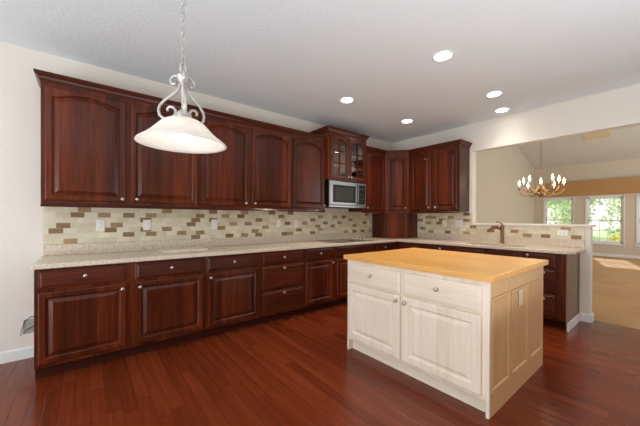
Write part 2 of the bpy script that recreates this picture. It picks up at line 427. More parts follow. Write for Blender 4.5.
# ------------------------------------------------------------------ cabinet builders (local: x along, front faces -y, z up)
def contour(x0, x1, z0, z1, y, ins, top=None, arch=0., K=14):
    top = ins if top is None else top
    a, b_, c_, d = x0+ins, x1-ins, z0+ins, z1-top
    pts = [(a, y, c_), (b_, y, c_)]
    for i in range(K+1):
        t = 1-2*i/K
        g = min(1., abs(t)/.9); drop = arch*(g*g)
        pts.append(((a+b_)/2+t*(b_-a)/2, y, d-drop))
    return pts
KN = []
def knob_mesh():
    q = MB(); q.lathe([(.007, 0), (.006, -.008), (.005, -.012), (.008, -.016), (.0145, -.019), (.0155, -.023), (.013, -.028), (.006, -.031), (.0005, -.0315)], axis='y', n=16)
    bmesh.ops.recalc_face_normals(q.bm, faces=q.bm.faces)
    me = bpy.data.meshes.new('knob'); q.bm.to_mesh(me); q.bm.free(); me.materials.append(M['nickel'])
    for p in me.polygons: p.use_smooth = True
    return me
KNOB = knob_mesh()
def knob(parent, x, y, z):
    o = bpy.data.objects.new('knob', KNOB); COL.objects.link(o); o.parent = parent; o.location = (x, y, z); return o
def door(parent, x0, x1, z0, z1, yf, yb, arch=0., mat=None, kn=None, st=.054, name='door'):
    mat = mat or M['cherry']
    q = MB(); tp = st if not arch else st*.75; C = lambda y, i, t=None, a=0.: contour(x0, x1, z0, z1, y, i, t, a)
    q.loft([C(yb, 0), C(yf+.006, 0), C(yf+.002, .003), C(yf, .009), C(yf, st-.012, tp-.012, arch), C(yf+.006, st-.005, tp-.005, arch), C(yf+.015, st-.001, tp-.001, arch),
            C(yf+.015, st+.006, tp+.006, arch), C(yf+.003, st+.03, tp+.028, arch*.95), C(yf+.001, st+.034, tp+.032, arch*.95)])
    o = q.build(name, mat, parent)
    if kn: knob(o, kn[0], yf, kn[1])
    return o
def drawer(parent, x0, x1, z0, z1, yf, yb, mat, kns=()):
    q = MB(); C = lambda y, i: contour(x0, x1, z0, z1, y, i, K=2)
    q.loft([C(yb, 0), C(yf+.009, 0), C(yf+.006, .004), C(yf+.004, .016), C(yf, .022)])
    o = q.build('drawer', mat, parent)
    for k in kns: knob(o, k[0], yf, k[1])
    return o
BD = .61   # base cabinet depth
def base_cabinet(label, loc, rz, W, fronts, group=None, mats=('cherry', 'cherry_h', 'toe'), D=BD, hollow=False):
    e = empty('base_cabinet', label, 'cabinet', loc, rz, group)
    b = MB()
    if hollow:
        b.box(.001, .02, -D, -.004, .105, .8745); b.box(W-.02, W-.001, -D, -.004, .105, .8745); b.box(.02, W-.02, -D, -.004, .105, .125)
        b.box(.02, W-.02, -.012, -.004, .125, .8745); b.box(.02, W-.02, -D, -D+.02, .125, .8745)
    else: b.box(.001, W-.001, -D, -.004, .105, .8745)
    b.build('body', M[mats[0]], e, bevel=.002)
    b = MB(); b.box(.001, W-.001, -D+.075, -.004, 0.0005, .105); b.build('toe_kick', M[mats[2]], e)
    for f in fronts:
        if f[0] == 'd': drawer(e, *f[1:5], -D-.021, -D, M[mats[1]], f[5])
        else: door(e, *f[1:5], -D-.021, -D, 0, M[mats[0]], f[5])
    return e
def upper_cabinet(label, loc, rz, W, D, z0, z1, doors):
    e = empty('wall_cabinet', label, 'cabinet', loc, rz)
    b = MB(); b.box(.001, W-.001, -D, -.003, z0, z1); b.build('body', M['cherry'], e, bevel=.002)
    b = MB(); b.loft([[(x, -D-.012, z0-.022), (x, -D-.016, z0-.012), (x, -D-.004, z0+.008), (x, -D+.02, z0+.008), (x, -D+.02, z0-.022)] for x in (0.001, W-.001)])
    b.build('light_rail', M['cherry_h'], e)
    for x0, x1, a0, a1, ar, kn in doors: door(e, x0, x1, a0, a1, -D-.021, -D, ar, M['cherry'], kn)
    return e

# ---- base run on the back wall
def x2(l, X): return X-l
def dr(l, a, c_, z0, z1, ks): return ('d', a-l, c_-l, z0, z1, [(k-l, z) for k, z in ks])
def dd(l, a, c_, z0, z1, k): return ('o', a-l, c_-l, z0, z1, (k[0]-l, k[1]) if k else None)
ZD0, ZD1, ZO0, ZO1 = .715, .862, .135, .69
l = XL
base_cabinet('cherry base cabinet with two doors and two drawers at the far left of the run', (l, 0, 0), 0, 1.272,
    [dr(l, -5.128, -4.56, ZD0, ZD1, [(-4.842, .795)]), dr(l, -4.49, -3.9, ZD0, ZD1, [(-4.196, .795)]),
     dd(l, -5.128, -4.56, ZO0, ZO1, (-4.588, .648)), dd(l, -4.49, -3.9, ZO0, ZO1, (-4.456, .645))])
l = -3.8785
base_cabinet('cherry base cabinet with one drawer above one door, left of the three-drawer cabinet', (l, 0, 0), 0, .631,
    [dr(l, -3.853, -3.273, ZD0, ZD1, [(-3.573, .795)]), dd(l, -3.853, -3.273, ZO0, ZO1, (-3.826, .65))])
l = -3.2475
base_cabinet('cherry base cabinet with a stack of three drawers in the back wall run', (l, 0, 0), 0, .631,
    [dr(l, -3.222, -2.64, ZD0, ZD1, [(-2.935, .795)]), dr(l, -3.222, -2.64, .412, .695, [(-2.935, .662)]), dr(l, -3.222, -2.64, .135, .39, [(-2.935, .362)])])
l = -2.6165
base_cabinet('cherry base cabinet with drawer and door just right of the three-drawer cabinet', (l, 0, 0), 0, .54,
    [dr(l, -2.584, -2.114, ZD0, ZD1, [(-2.36, .795)]), dd(l, -2.584, -2.114, ZO0, ZO1, (-2.14, .657))])
l = -2.0765
base_cabinet('cherry base cabinet under the cooktop, mostly hidden behind the island', (l, 0, 0), 0, .86,
    [dr(l, -2.04, -1.25, ZD0, ZD1, []), dd(l, -2.04, -1.66, ZO0, ZO1, (-1.69, .65)), dd(l, -1.63, -1.25, ZO0, ZO1, (-1.6, .65))])
l = -1.2165
base_cabinet('cherry corner base cabinet with one drawer knob showing above the island top', (l, 0, 0), 0, 1.2155,
    [dr(l, -1.19, -.70, ZD0, ZD1, [(-1.0, .8)]), dd(l, -1.19, -.70, ZO0, ZO1, (-1.16, .65))])
# ---- base run on the right wall (local x runs towards -Y)
RZ = -PI/2
def drr(o, a, c_, z0, z1, ks): return ('d', o-a, o-c_, z0, z1, [(o-k, z) for k, z in ks])
def ddr(o, a, c_, z0, z1, k): return ('o', o-a, o-c_, z0, z1, (o-k[0], k[1]) if k else None)
o_ = -.612
base_cabinet('cherry base cabinet left of the sink, drawer knob just above the island top', (0, o_, 0), RZ, 1.0,
    [drr(o_, -.68, -1.06, ZD0, ZD1, []), drr(o_, -1.13, -1.59, ZD0, ZD1, [(-1.40, .82)]), ddr(o_, -.68, -1.06, ZO0, ZO1, None), ddr(o_, -1.13, -1.59, ZO0, ZO1, (-1.55, .65))])
o_ = -1.613
e = base_cabinet('cherry base cabinet under the sink behind the island', (0, o_, 0), RZ, .87,
    [drr(o_, -1.65, -2.02, ZD0, ZD1, []), drr(o_, -2.05, -2.45, ZD0, ZD1, []), ddr(o_, -1.65, -2.02, ZO0, ZO1, (-1.99, .65)), ddr(o_, -2.05, -2.45, ZO0, ZO1, (-2.08, .65))], hollow=True)
o_ = -2.484
base_cabinet('dark cherry drawer cabinet at the end of the sink counter beside the half wall', (0, o_, 0), RZ, .403,
    [drr(o_, -2.505, -2.795, .705, ZD1, [(-2.525, .835)]), drr(o_, -2.505, -2.795, .412, .683, [(-2.69, .645)]), drr(o_, -2.505, -2.795, .135, .39, [(-2.69, .34)])])
b = MB(); b.box(-.612, -.002, -2.9, -2.888, 0.001, .8745); ep = b.build('end_panel', M['taupe']); tag(ep, 'taupe end panel closing the sink cabinets beside the half wall', 'panel')
b = MB(); b.box(-.612, -.016, -2.912, -2.9, 0.001, .1); b.build('skirting', M['white'], ep, bevel=.003)

# ---- worktop (L) with sink cut-out and rounded end
def worktop():
    q = MB(); bm = q.bm
    xs = [XL-.012, -.655, -.56, -.15, -.0015]; ys = [-.0015, -.655, -1.69, -2.42, -2.83]
    V = {}
    def vv(x, y):
        k = (round(x, 4), round(y, 4))
        if k not in V: V[k] = bm.verts.new((x, y, .876))
        return V[k]
    def cell(x0, x1, y0, y1): bm.faces.new((vv(x0, y0), vv(x0, y1), vv(x1, y1), vv(x1, y0)))
    for i in range(4): cell(xs[i], xs[i+1], ys[0], ys[1])
    for j in range(1, 4):
        for i in range(1, 4):
            if i == 2 and j == 2: continue
            cell(xs[i], xs[i+1], ys[j], ys[j+1])
    R = .11; cx, cy = -.655+R, -2.955+R
    pts = [(xs[4], -2.83), (xs[3], -2.83), (xs[2], -2.83), (xs[1], -2.83)]
    for k in range(9):
        a = PI+k*PI/16; pts.append((cx+R*math.cos(a), cy+R*math.sin(a)))
    pts.append((xs[4], -2.955))
    bm.faces.new([vv(*p) for p in pts])
    r = bmesh.ops.extrude_face_region(bm, geom=bm.faces[:])
    bmesh.ops.translate(bm, verts=[g for g in r['geom'] if isinstance(g, bmesh.types.BMVert)], vec=(0, 0, .038))
    return q
wt = worktop().build('worktop', M['granite'], bevel=.006, seg=3)
tag(wt, 'speckled beige granite worktop running along both walls in an L', 'countertop')
b = MB(); b.box(XL+.0, -.0015, -.02, -.0015, .9142, 1.0155); b.box(-.02, -.0015, -2.95, -.02, .9142, 1.0155)
b.build('upstand', M['granite'], wt, bevel=.003)

# ---- backsplash tiles
LONG = [(0,-47),(0,-36),(0,-32),(0,-30),(0,-28),(0,-24),(0,-23),(0,-19),(0,-12),(0,-10),(0,-8),(0,-6),(1,-43),(1,-41),(1,-38),(1,-36),(1,-29),(1,-22),(1,-18),(2,-48),(2,-44),(2,-41),(2,-39),(2,-33),(2,-27),(2,-18),(2,-15),(2,-10),(3,-48),(3,-44),(3,-37),(3,-32),(3,-30),(3,-24),(3,-21),(3,-17),(3,-14),(3,-8),(4,-41),(4,-36),(4,-34),(4,-28),(4,-19),(4,-11),(5,-47),(5,-45),(5,-43),(5,-41),(5,-36),(5,-33),(5,-31),(5,-25),(5,-18),(5,-15),(5,-13),(6,-46),(6,-39),(6,-34),(6,-30),(6,-26),(6,-23),(6,-7)]
SINK = [(0,-27),(0,-24),(0,-22),(0,-14),(0,-11),(0,-8),(1,-21),(1,-18),(1,-7),(2,-26),(2,-18),(2,-15),(3,-10),(3,-8),(4,-14),(4,-10),(4,-6),(5,-12),(5,-9),(5,-8),(6,-14)]
def splash(name, label, a0, a1, off, brown, put, top):
    q = MB(); brown = set(brown); RH = .0509
    put(q, a0, a1, 1.0165, top(a0, 0), .004, 1, 0) if False else None
    for r in range(7):
        z0 = 1.0165+r*RH
        lo, hi = a0, a1
        if r >= 3 and name == 'sink': lo = YJ+.001
        cmin = int(math.floor((lo+off)/.105))-1; cmax = int(math.ceil((hi+off)/.105))+1
        for cc in range(cmin, cmax+1):
            x = (cc+.5*(r % 2))*.105-off
            p0, p1 = max(lo, x-.051), min(hi, x+.051)
            if p1-p0 < .004: continue
            put(q, p0, p1, z0+.0012, z0+RH-.0012, .0085, 2 if (r, cc) in brown else 0)
    return q
pl = lambda q, p0, p1, z0, z1, d, mi: q.box(p0, p1, -d, -.0015, z0, z1, mi)
q = splash('long', '', XL+.004, -.012, .018, LONG, pl, None)
q.box(XL+.004, -.012, -.0065, -.001, 1.0165, 1.372, 1)
tag(q.build('backsplash', [M['tile'], M['grout'], M['tile_b']]), 'cream tile backsplash with scattered brown tiles along the long back wall', 'backsplash')
ps = lambda q, p0, p1, z0, z1, d, mi: q.box(-d, -.0015, p0, p1, z0, z1, mi)
q = splash('sink', '', -2.945, -.012, .03, SINK, ps, None)
q.box(-.0065, -.001, -2.945, -.012, 1.0165, 1.1685, 1); q.box(-.0065, -.001, YJ+.001, -.012, 1.1685, 1.372, 1)
tag(q.build('backsplash', [M['tile'], M['grout'], M['tile_b']]), 'cream and brown tile backsplash behind the sink on the half wall', 'backsplash')

# ---- wall cabinets on the back wall
UZ0, UZ1, UD = 1.385, 2.425, .345
DZ0, DZ1 = 1.418, 2.375
l = -5.135
upper_cabinet('cherry double-door wall cabinet at the far left, behind the pendant lamp', (l, 0, 0), 0, 1.2665, UD, UZ0, UZ1,
    [(-5.108-l, -4.538-l, DZ0, DZ1, .05, (-4.568-l, 1.447)), (-4.498-l, -3.888-l, DZ0, DZ1, .05, (-4.45-l, 1.45))])
l = -3.8685
upper_cabinet('cherry double-door wall cabinet in the middle of the back wall run', (l, 0, 0), 0, 1.235, UD, UZ0, UZ1,
    [(-3.849-l, -3.269-l, DZ0, DZ1, .05, (-3.318-l, 1.452)), (-3.229-l, -2.65-l, DZ0, DZ1, .05, (-3.196-l, 1.453))])
l = -2.6335
upper_cabinet('cherry single-door wall cabinet immediately left of the microwave', (l, 0, 0), 0, .59, UD, UZ0, UZ1,
    [(-2.616-l, -2.06-l, DZ0, DZ1, .05, (-2.085-l, 1.462))])
l = -1.2205
upper_cabinet('cherry single-door wall cabinet between the microwave and the corner cabinet', (l, 0, 0), 0, .58, UD, UZ0, UZ1,
    [(-1.16-l, -.665-l, DZ0, DZ1, .05, (-1.135-l, 1.455))])
o_ = -.6405
upper_cabinet('cherry double-door wall cabinet on the right wall beside the pass-through opening', (0, o_, 0), RZ, .905, UD, UZ0, UZ1,
    [(o_+.702, o_+1.075, DZ0, DZ1, .05, None), (o_+1.135, o_+1.522, DZ0, DZ1, .05, None)] if False else
    [(.0615, .4345, DZ0, DZ1, .045, (.405, 1.457)), (.4975, .8795, DZ0, DZ1, .045, (.527, 1.457))])
# corner cabinet (diagonal front) and the appliance garage under it
CW = .6385
def corner_box(mb, z0, z1, cw=CW, d=UD, eps=.003):
    mb.prism([(-eps, -eps), (-cw, -eps), (-cw, -d), (-d, -cw), (-eps, -cw)], z0, z1)
e = empty('corner_cabinet', 'cherry diagonal corner wall cabinet with one arched door', 'cabinet', (0, 0, 0))
b = MB(); corner_box(b, UZ0, UZ1); b.build('body', M['cherry'], e, bevel=.002)
dl = math.hypot(CW-UD, CW-UD)
def diag(parent, fn):
    """run fn(local) with a child whose local frame sits on the diagonal front"""
    ch = set(COL.objects); fn(); new = [o for o in COL.objects if o not in ch]
    for o in new:
        if o.parent == parent:
            o.location = (-CW, -UD, 0); o.rotation_euler = (0, 0, -PI/4)
diag(e, lambda: door(e, .035, dl-.035, DZ0, DZ1, -.021, 0, .04, M['cherry'], (dl-.06, 1.457), st=.055))
diag(e, lambda: MB().box(.004, dl-.004, -.012, .01, UZ0-.022, UZ0+.008).build('light_rail', M['cherry_h'], e))
g = empty('appliance_garage', 'cherry appliance garage on the worktop in the corner under the diagonal cabinet', 'cabinet', (0, 0, 0))
b = MB(); corner_box(b, .9155, UZ0-.023, CW-.03, UD-.03, .022); b.build('body', M['cherry'], g, bevel=.002)
def gd():
    q = MB(); w_ = dl
    C = lambda y, i: contour(.03, w_-.03, .925, UZ0-.03, y, i, K=2)
    q.loft([C(.012, 0), C(-.012, 0), C(-.016, .004), C(-.016, .035), C(.0, .041), C(.0, .05)])
    q.build('door', M['cherry'], g)
diag(g, gd)

# ---- crown mouldings
def crown(zt, h=.076, p=.04): return [(0, zt-h), (.005, zt-h), (.007, zt-h+.012), (.014, zt-h+.02), (.022, zt-h+.04), (.035, zt-.022), (p-.005, zt-.016), (p, zt-.01), (p, zt), (0, zt)]
ZT = 2.487
b = MB(); sweep(b, [(-2.046, -UD), (-5.135, -UD), (-5.135, -.004)][::-1] , crown(ZT)); o = b.build('crown_moulding', M['cherry_h']) 
tag(o, 'cherry crown moulding over the long run of wall cabinets left of the microwave', 'moulding')
b = MB(); sweep(b, [(-1.218, -UD), (-CW-.0, -UD), (-UD, -CW), (-UD, -1.5455), (-.004, -1.5455)], crown(ZT)); o = b.build('crown_moulding', M['cherry_h'])
tag(o, 'cherry crown moulding wrapping the corner and right wall cabinets', 'moulding')

# ---- raised glass-door cabinet over the microwave
l, r = -2.0425, -1.2215; W = r-l; GD = .42; GZ0, GZ1 = 1.852, 2.545
e = empty('glass_cabinet', 'raised cherry cabinet with two glazed doors above the microwave', 'cabinet', (l, 0, 0))
b = MB(); b.box(0, .02, -GD, -.003, GZ0, GZ1); b.box(W-.02, W, -GD, -.003, GZ0, GZ1); b.box(.02, W-.02, -GD, -.003, GZ0, GZ0+.02); b.box(.02, W-.02, -GD, -.003, GZ1-.02, GZ1)
b.box(.02, .045, -GD, -GD+.02, GZ0+.02, GZ1-.02); b.box(W-.045, W-.02, -GD, -GD+.02, GZ0+.02, GZ1-.02); b.box(.045, W-.045, -GD, -GD+.02, GZ0+.02, GZ0+.04); b.box(.045, W-.045, -GD, -GD+.02, GZ1-.05, GZ1-.02)
b.build('body', M['cherry'], e)
b = MB(); b.box(.02, W-.02, -.012, -.003, GZ0+.02, GZ1-.02); b.build('back_panel', M['maple_in'], e)
for z in (2.07, 2.29):
    b = MB(); b.box(.02, W-.02, -GD+.05, -.012, z, z+.018); b.build('shelf', M['maple_in'], e)
def glass_door(x0, x1, kx):
    z0, z1, st, ar = GZ0+.022, GZ1-.03, .058, .045; yf, yb = -GD-.021, -GD
    q = MB(); C = lambda y, i, t=None, a=0.: contour(x0, x1, z0, z1, y, i, t, a)
    q.loft([C(yb, 0), C(yf+.006, 0), C(yf, .007), C(yf, st-.012, st-.02, ar), C(yf+.006, st-.002, st-.01, ar), C(yb, st, st-.008, ar), C(yb, 0)], False, False)
    d = q.build('door', M['cherry'], e)
    q = MB(); xm = (x0+x1)/2; hh = z1-st-z0-st
    q.box(xm-.008, xm+.008, yf+.004, yb-.004, z0+st-.004, z1-st+.012)
    for k in (1, 2): q.box(x0+st-.004, x1-st+.004, yf+.004, yb-.004, z0+st+hh*k/3-.008, z0+st+hh*k/3+.008)
    q.build('muntins', M['cherry'], d)
    q = MB(); q.loft([C(yb-.006, st-.003, st-.011, ar), C(yb-.002, st-.003, st-.011, ar)]); q.build('glass_pane', M['glass_cab'], d)
    knob(d, kx, yf, z0+.035)
glass_door(.03, W/2-.004, W/2-.03); glass_door(W/2+.004, W-.03, W/2+.03)
b = MB(); sweep(b, [(0, -.004), (0, -GD), (W, -GD), (W, -.004)], crown(2.63)); b.box(.002, W-.002, -GD+.002, -.003, GZ1, 2.6); b.build('crown', M['cherry_h'], e)

# ---- microwave
e = empty('microwave', 'stainless over-the-range microwave with dark window under the glazed cabinet', 'microwave', (l, 0, 1.44))
mh = .40
b = MB(); b.box(.012, W-.012, -.40, -.004, 0, mh); b.build('case', M['black'], e, bevel=.004)
b = MB(); b.box(.012, .60, -.432, -.401, .035, mh-.002); 
dm = b.build('door', M['steel'], e, bevel=.006)
b = MB(); b.box(.085, .555, -.4345, -.4322, .075, mh-.06); b.build('window', M['black'], dm, bevel=.003)
b = MB(); b.box(.125, .515, -.4362, -.4346, .105, mh-.09); b.build('glass_panel', M['mwglass'], dm, bevel=.002)
b = MB(); b.tube([(.585, -.4325, .07), (.585, -.465, .085), (.585, -.47, .12), (.585, -.47, mh-.1), (.585, -.465, mh-.065), (.585, -.4325, mh-.05)], .011, 10); b.build('handle', M['steel'], dm, smooth=True)
b = MB(); b.box(.612, W-.012, -.430, -.401, .035, mh-.002)
cp = b.build('control_panel', M['steel'], e, bevel=.005)
b = MB(); b.box(.63, W-.035, -.4325, -.4302, .06, mh-.035); kp = b.build('keypad', M['black'], cp, bevel=.002)
b = MB()
for i in range(3):
    for j in range(4): b.box(.648+i*.042, .676+i*.042, -.4336, -.4326, .09+j*.04, .112+j*.04)
b.build('buttons', M['dark'], kp)
b = MB(); b.box(.645, .765, -.4336, -.4326, .285, .325); b.build('display', M['mwglass'], kp)
b = MB(); b.box(.012, W-.012, -.43, -.401, .0, .033); b.build('vent_grille', M['steel'], e, bevel=.004)

# ---- cooktop, slab, sink, faucet
e = empty('cooktop', 'dark glass cooktop set in the granite worktop under the microwave', 'cooktop', (-1.61, -.33, .9145))
b = MB(); b.box(-.385, .385, -.25, .25, 0, .006); b.build('glass_top', plain('cooktop_glass', srgb(84, 58, 48), .08), e, bevel=.003)
for x, y, r in ((-.22, .1, .09), (-.22, -.12, .075), (.06, .11, .075), (.06, -.11, .095)):
    b = MB(); b.lathe([(r, .0062), (r, .0068), (r-.008, .0068), (r-.008, .0062)], (x, y, 0), n=32); b.build('burner_ring', M['grey'], e)
for k in range(4):
    b = MB(); b.lathe([(.017, .0062), (.019, .01), (.018, .026), (.014, .031), (.0005, .031)], (.31, -.13+k*.085, 0), n=18); b.build('knob', M['nickel'], e, smooth=True)
b = MB(); b.box(-.22, .22, -.13, .13, 0, .024)
M['slab'] = granite('pale_granite', 1.12)
o = b.build('granite_slab', M['slab'], None, (-4.02, -.33, .915), bevel=.004); tag(o, 'loose light granite slab lying on the worktop near the left', 'slab')
e = empty('sink', 'double-bowl sink set into the granite worktop on the right wall', 'sink', (-.355, -2.055, .875))
M['sinkmat'] = plain('sink_steel', srgb(176, 150, 132), .3, .8)
def bowl(y0, y1):
    q = MB(); hx = .2
    R = lambda i, z: [(-hx+i, y0+i, z), (hx-i, y0+i, z), (hx-i, y1-i, z), (-hx+i, y1-i, z)]
    q.loft([R(-.003, 0), R(.004, -.004), R(.02, -.17), R(.05, -.185)], False, True); return q
for a, c_ in ((-.358, -.012), (.012, .358)):
    o = bowl(a, c_).build('bowl', M['sinkmat'], e)
    d = MB(); d.lathe([(.04, -.1845), (.04, -.182), (.03, -.181), (.0005, -.181)], (0, (a+c_)/2, 0)); d.build('drain', M['nickel'], o, smooth=True)
b = MB(); b.box(-.2, .2, -.0115, .0115, -.05, -.006); b.build('divider', M['sinkmat'], e, bevel=.003)
e = empty('faucet', 'bronze single-handle faucet standing behind the sink', 'faucet', (-.088, -2.05, .9145))
b = MB(); b.lathe([(.031, 0), (.031, .008), (.024, .016), (.021, .05), (.02, .12), (.022, .2), (.025, .225), (.024, .25), (.015, .262), (.0005, .265)], n=20); b.build('body', M['bronze'], e, smooth=True)
b = MB(); b.tube([(-.012, .008, .2), (-.05, .04, .225), (-.095, .08, .232), (-.13, .115, .215), (-.148, .13, .185), (-.152, .133, .165)], [.014, .0135, .013, .013, .015, .0155], 12); b.build('spout', M['bronze'], e, smooth=True)
b = MB(); b.tube([(0, 0, .262), (.0, .0, .28), (-.01, .015, .298), (-.03, .045, .312), (-.045, .065, .318)], [.012, .009, .008, .009, .006], 10); b.build('handle', M['bronze'], e, smooth=True)

# ---- outlets and switches
def outlet(name, label, cat, loc, rz, w, h, mat, kind, group=None):
    e = empty(name, label, cat, loc, rz, group)
    b = MB(); b.box(-w/2, w/2, -.006, -.0005, -h/2, h/2); b.build('plate', M[mat], e, bevel=.003)
    if kind == 'outlet':
        for z in (-.02, .02):
            b = MB(); b.box(-.017, .017, -.0085, -.0062, z-.014, z+.014); rc = b.build('receptacle', M[mat], e, bevel=.002)
            b = MB(); b.box(-.008, -.005, -.0092, -.0086, z-.003, z+.006); b.box(.005, .008, -.0092, -.0086, z-.003, z+.006); b.build('slots', M['dark'], rc)
    elif kind == 'outlet_h':
        for x in (-.02, .02):
            b = MB(); b.box(x-.014, x+.014, -.0085, -.0062, -.017, .017); rc = b.build('receptacle', M[mat], e, bevel=.002)
            b = MB(); b.box(x-.003, x+.006, -.0092, -.0086, -.008, -.005); b.box(x-.003, x+.006, -.0092, -.0086, .005, .008); b.build('slots', M['dark'], rc)
    else:
        for x in kind:
            b = MB(); b.box(x-.0055, x+.0055, -.016, -.0062, -.004, .014); b.build('toggle', M[mat], e, bevel=.002)
    return e
G = 'outlet plates on the long backsplash'
TY = -.0088
outlet('wall_outlet', 'white outlet on the long backsplash, leftmost of all', 'outlet', (-4.721, TY, 1.193), 0, .072, .115, 'plate', 'outlet', G)
outlet('light_switch', 'white switch on the long backsplash below the pendant lamp, second from left', 'switch', (-4.313, TY, 1.193), 0, .072, .115, 'plate', (0,), G)
outlet('wall_outlet', 'white outlet on the long backsplash right of the loose granite slab', 'outlet', (-3.575, TY, 1.193), 0, .072, .115, 'plate', 'outlet', G)
outlet('light_switch', 'white switch on the long backsplash, left of a close pair', 'switch', (-2.646, TY, 1.193), 0, .072, .115, 'plate', (0,), G)
outlet('wall_outlet', 'white outlet on the long backsplash, right of a close pair', 'outlet', (-2.338, TY, 1.193), 0, .072, .115, 'plate', 'outlet', G)
outlet('wall_outlet', 'white outlet on the backsplash between microwave and corner garage', 'outlet', (-.70, TY, 1.195), 0, .072, .115, 'plate', 'outlet', G)
outlet('wall_outlet', 'white outlet on the right wall tiles nearest the corner', 'outlet', (TY, -1.129, 1.193), RZ, .072, .115, 'plate', 'outlet')
outlet('light_switch', 'white double switch on the right wall tiles beside the opening', 'switch', (TY, -1.381, 1.193), RZ, .118, .115, 'plate', (-.024, .024))
outlet('wall_outlet', 'white sideways outlet on the half wall tiles right of the faucet', 'outlet', (TY, -2.728, 1.095), RZ, .115, .072, 'plate', 'outlet_h')
e = outlet('wall_outlet', 'grey outlet box with dangling cord low on the wall at the left cabinet end', 'outlet', (-5.235, -.001, .285), 0, .085, .125, 'grey', 'outlet')
b = MB(); b.tube([(.05, -.012, .075), (.01, -.02, .09), (-.03, -.018, .06), (-.05, -.016, -.02), (-.062, -.014, -.072), (-.03, -.02, -.03), (.02, -.02, .0), (.05, -.016, .012)], .003, 8); b.build('cord', M['dark'], e, smooth=True)

# ------------------------------------------------------------------ island
IX0, IX1, IY0, IY1 = -2.8523, -1.725, -1.668, -2.9497   # front faces -X; doors along Y
IW = IY0-IY1; ID = IX1-IX0
e = empty('kitchen_island', 'unfinished birch kitchen island with butcher block top in the middle of the floor', 'island', (IX1, IY0, 0), RZ)
BM_, BH = M['birch'], M['birch_h']
b = MB(); b.box(0, IW-.02, -ID, 0, .108, .8755); b.box(IW-.02, IW+.0005, -ID-.0005, -ID+.02, .0005, .8755); b.build('body', BM_, e, bevel=.002)
b = MB(); b.box(.02, IW-.02, -ID+.055, -.002, .0005, .107); b.build('toe_kick', BH, e)
b = MB(); b.box(0, .019, -ID, 0, .0005, .107); b.build('side_skirt', BM_, e)
# front frame
fy = -ID-.021
w0 = lambda Y: IY0-Y
def isl(kind, a, c_, z0, z1, ks):
    if kind == 'd': drawer(e, w0(a), w0(c_), z0, z1, fy, -ID, BH, [(w0(k), z) for k, z in ks])
    else: door(e, w0(a), w0(c_), z0, z1, fy, -ID, 0, BM_, (w0(ks[0][0]), ks[0][1]), st=.066)
isl('d', -1.70, -2.287, .66, .84, [(-1.98, .765)])
isl('d', -2.312, -2.907, .66, .84, [(-2.606, .765)])
isl('o', -1.70, -2.287, .135, .648, [(-2.258, .607)])
isl('o', -2.312, -2.907, .135, .648, [(-2.342, .607)])
# end panel (local +x side): frame with three raised fields and a skirting
def end_panel():
    q = MB(); x0, x1 = IW-.02, IW
    # stiles / rails standing proud of a thin back sheet
    P = lambda y: y  # local y from -ID (front) to 0
    q.box(x0, x1-.008, -ID, 0, .0005, .8755)
    edges = [(-ID, -ID+.02), ]
    st = [(-ID, -ID+.038), (-ID+.325, -ID+.352), (-ID+.705, -ID+.76), (-.06, 0)]
    st = [(-ID, -ID+.03), (-ID+.338, -ID+.368), (-ID+.715, -ID+.772), (-.05, 0)]
    for a, c_ in st: q.box(x1-.008, x1, a, c_, .15, .765)
    q.box(x1-.008, x1, -ID, 0, .0005, .15); q.box(x1-.008, x1, -ID, 0, .765, .8755)
    return q, st
q, st = end_panel(); ep = q.build('end_panel', M['birch_shaded'], e)
for (a, b1), (c_, d1) in zip(st, st[1:]):
    y0, y1 = b1+.004, c_-.004
    q = MB(); R = lambda x, i: [(x, y0+i, .154+i), (x, y1-i, .154+i), (x, y1-i, .761-i), (x, y0+i, .761-i)]
    q.loft([R(IW-.008, 0), R(IW+.004, 0), R(IW+.006, .006), R(IW+.004, .014), R(IW-.004, .02), R(IW-.003, .05)]); q.build('field_panel', M['birch_shaded'], ep)
# outlet on the end panel
q = MB(); y = -ID+.555; q.box(IW+.0, IW+.006, y-.035, y+.035, .625, .745); pt = q.build('outlet_plate', M['plate_tan'], ep, bevel=.002)
q = MB(); q.box(IW+.006, IW+.009, y-.016, y+.016, .65, .68); q.box(IW+.006, IW+.009, y-.016, y+.016, .69, .72); q.build('receptacles', M['dark'] if False else M['plate_tan'], pt, bevel=.002)
# butcher block
ov = .03
q = MB(); q.box(-ov, IW+ov, -ID-ov, ov, .876, .916)
tp = q.build('butcher_block_top', M['block'], e, bevel=.004)
tp['label'] = 'honey-coloured butcher block top'

# ------------------------------------------------------------------ pendant lamp
PX, PY = -4.497, -2.28
RIM = 1.607
e = empty('pendant_lamp', 'white bell-shaded pendant lamp with scrolled pewter arms hanging on a chain', 'lamp', (PX, PY, RIM))
prof = [(.19, 0), (.187, .005), (.174, .016), (.152, .032), (.131, .051), (.113, .071), (.094, .091), (.073, .106), (.05, .116), (.03, .12)]
inn = [(r-.006, z-.004) for r, z in prof[1:]]
q = MB(); q.lathe([(prof[-1][0]-.01, prof[-1][1])]+prof[::-1]+inn[:]+[(.02, .121)], n=48, caps=False); q.build('lamp_shade', M['shade'], e, smooth=True)
q = MB(); q.lathe([(.0005, .004), (.018, .008), (.03, .022), (.034, .04), (.03, .058), (.018, .08), (.014, .1), (.0005, .1)], n=20); q.build('bulb', M['bulb'], e, smooth=True)
q = MB(); q.lathe([(.0005, .158), (.012, .158), (.018, .152), (.03, .141), (.034, .125), (.032, .118), (.0005, .118)], n=24); q.build('shade_holder', M['silverpaint'], e, smooth=True)
q = MB(); q.lathe([(.0005, .15), (.008, .15), (.008, .272), (.014, .277), (.02, .285), (.028, .305), (.03, .311), (.012, .317), (.008, .326), (.0005, .328)], n=16); q.build('stem', M['silverpaint'], e, smooth=True)
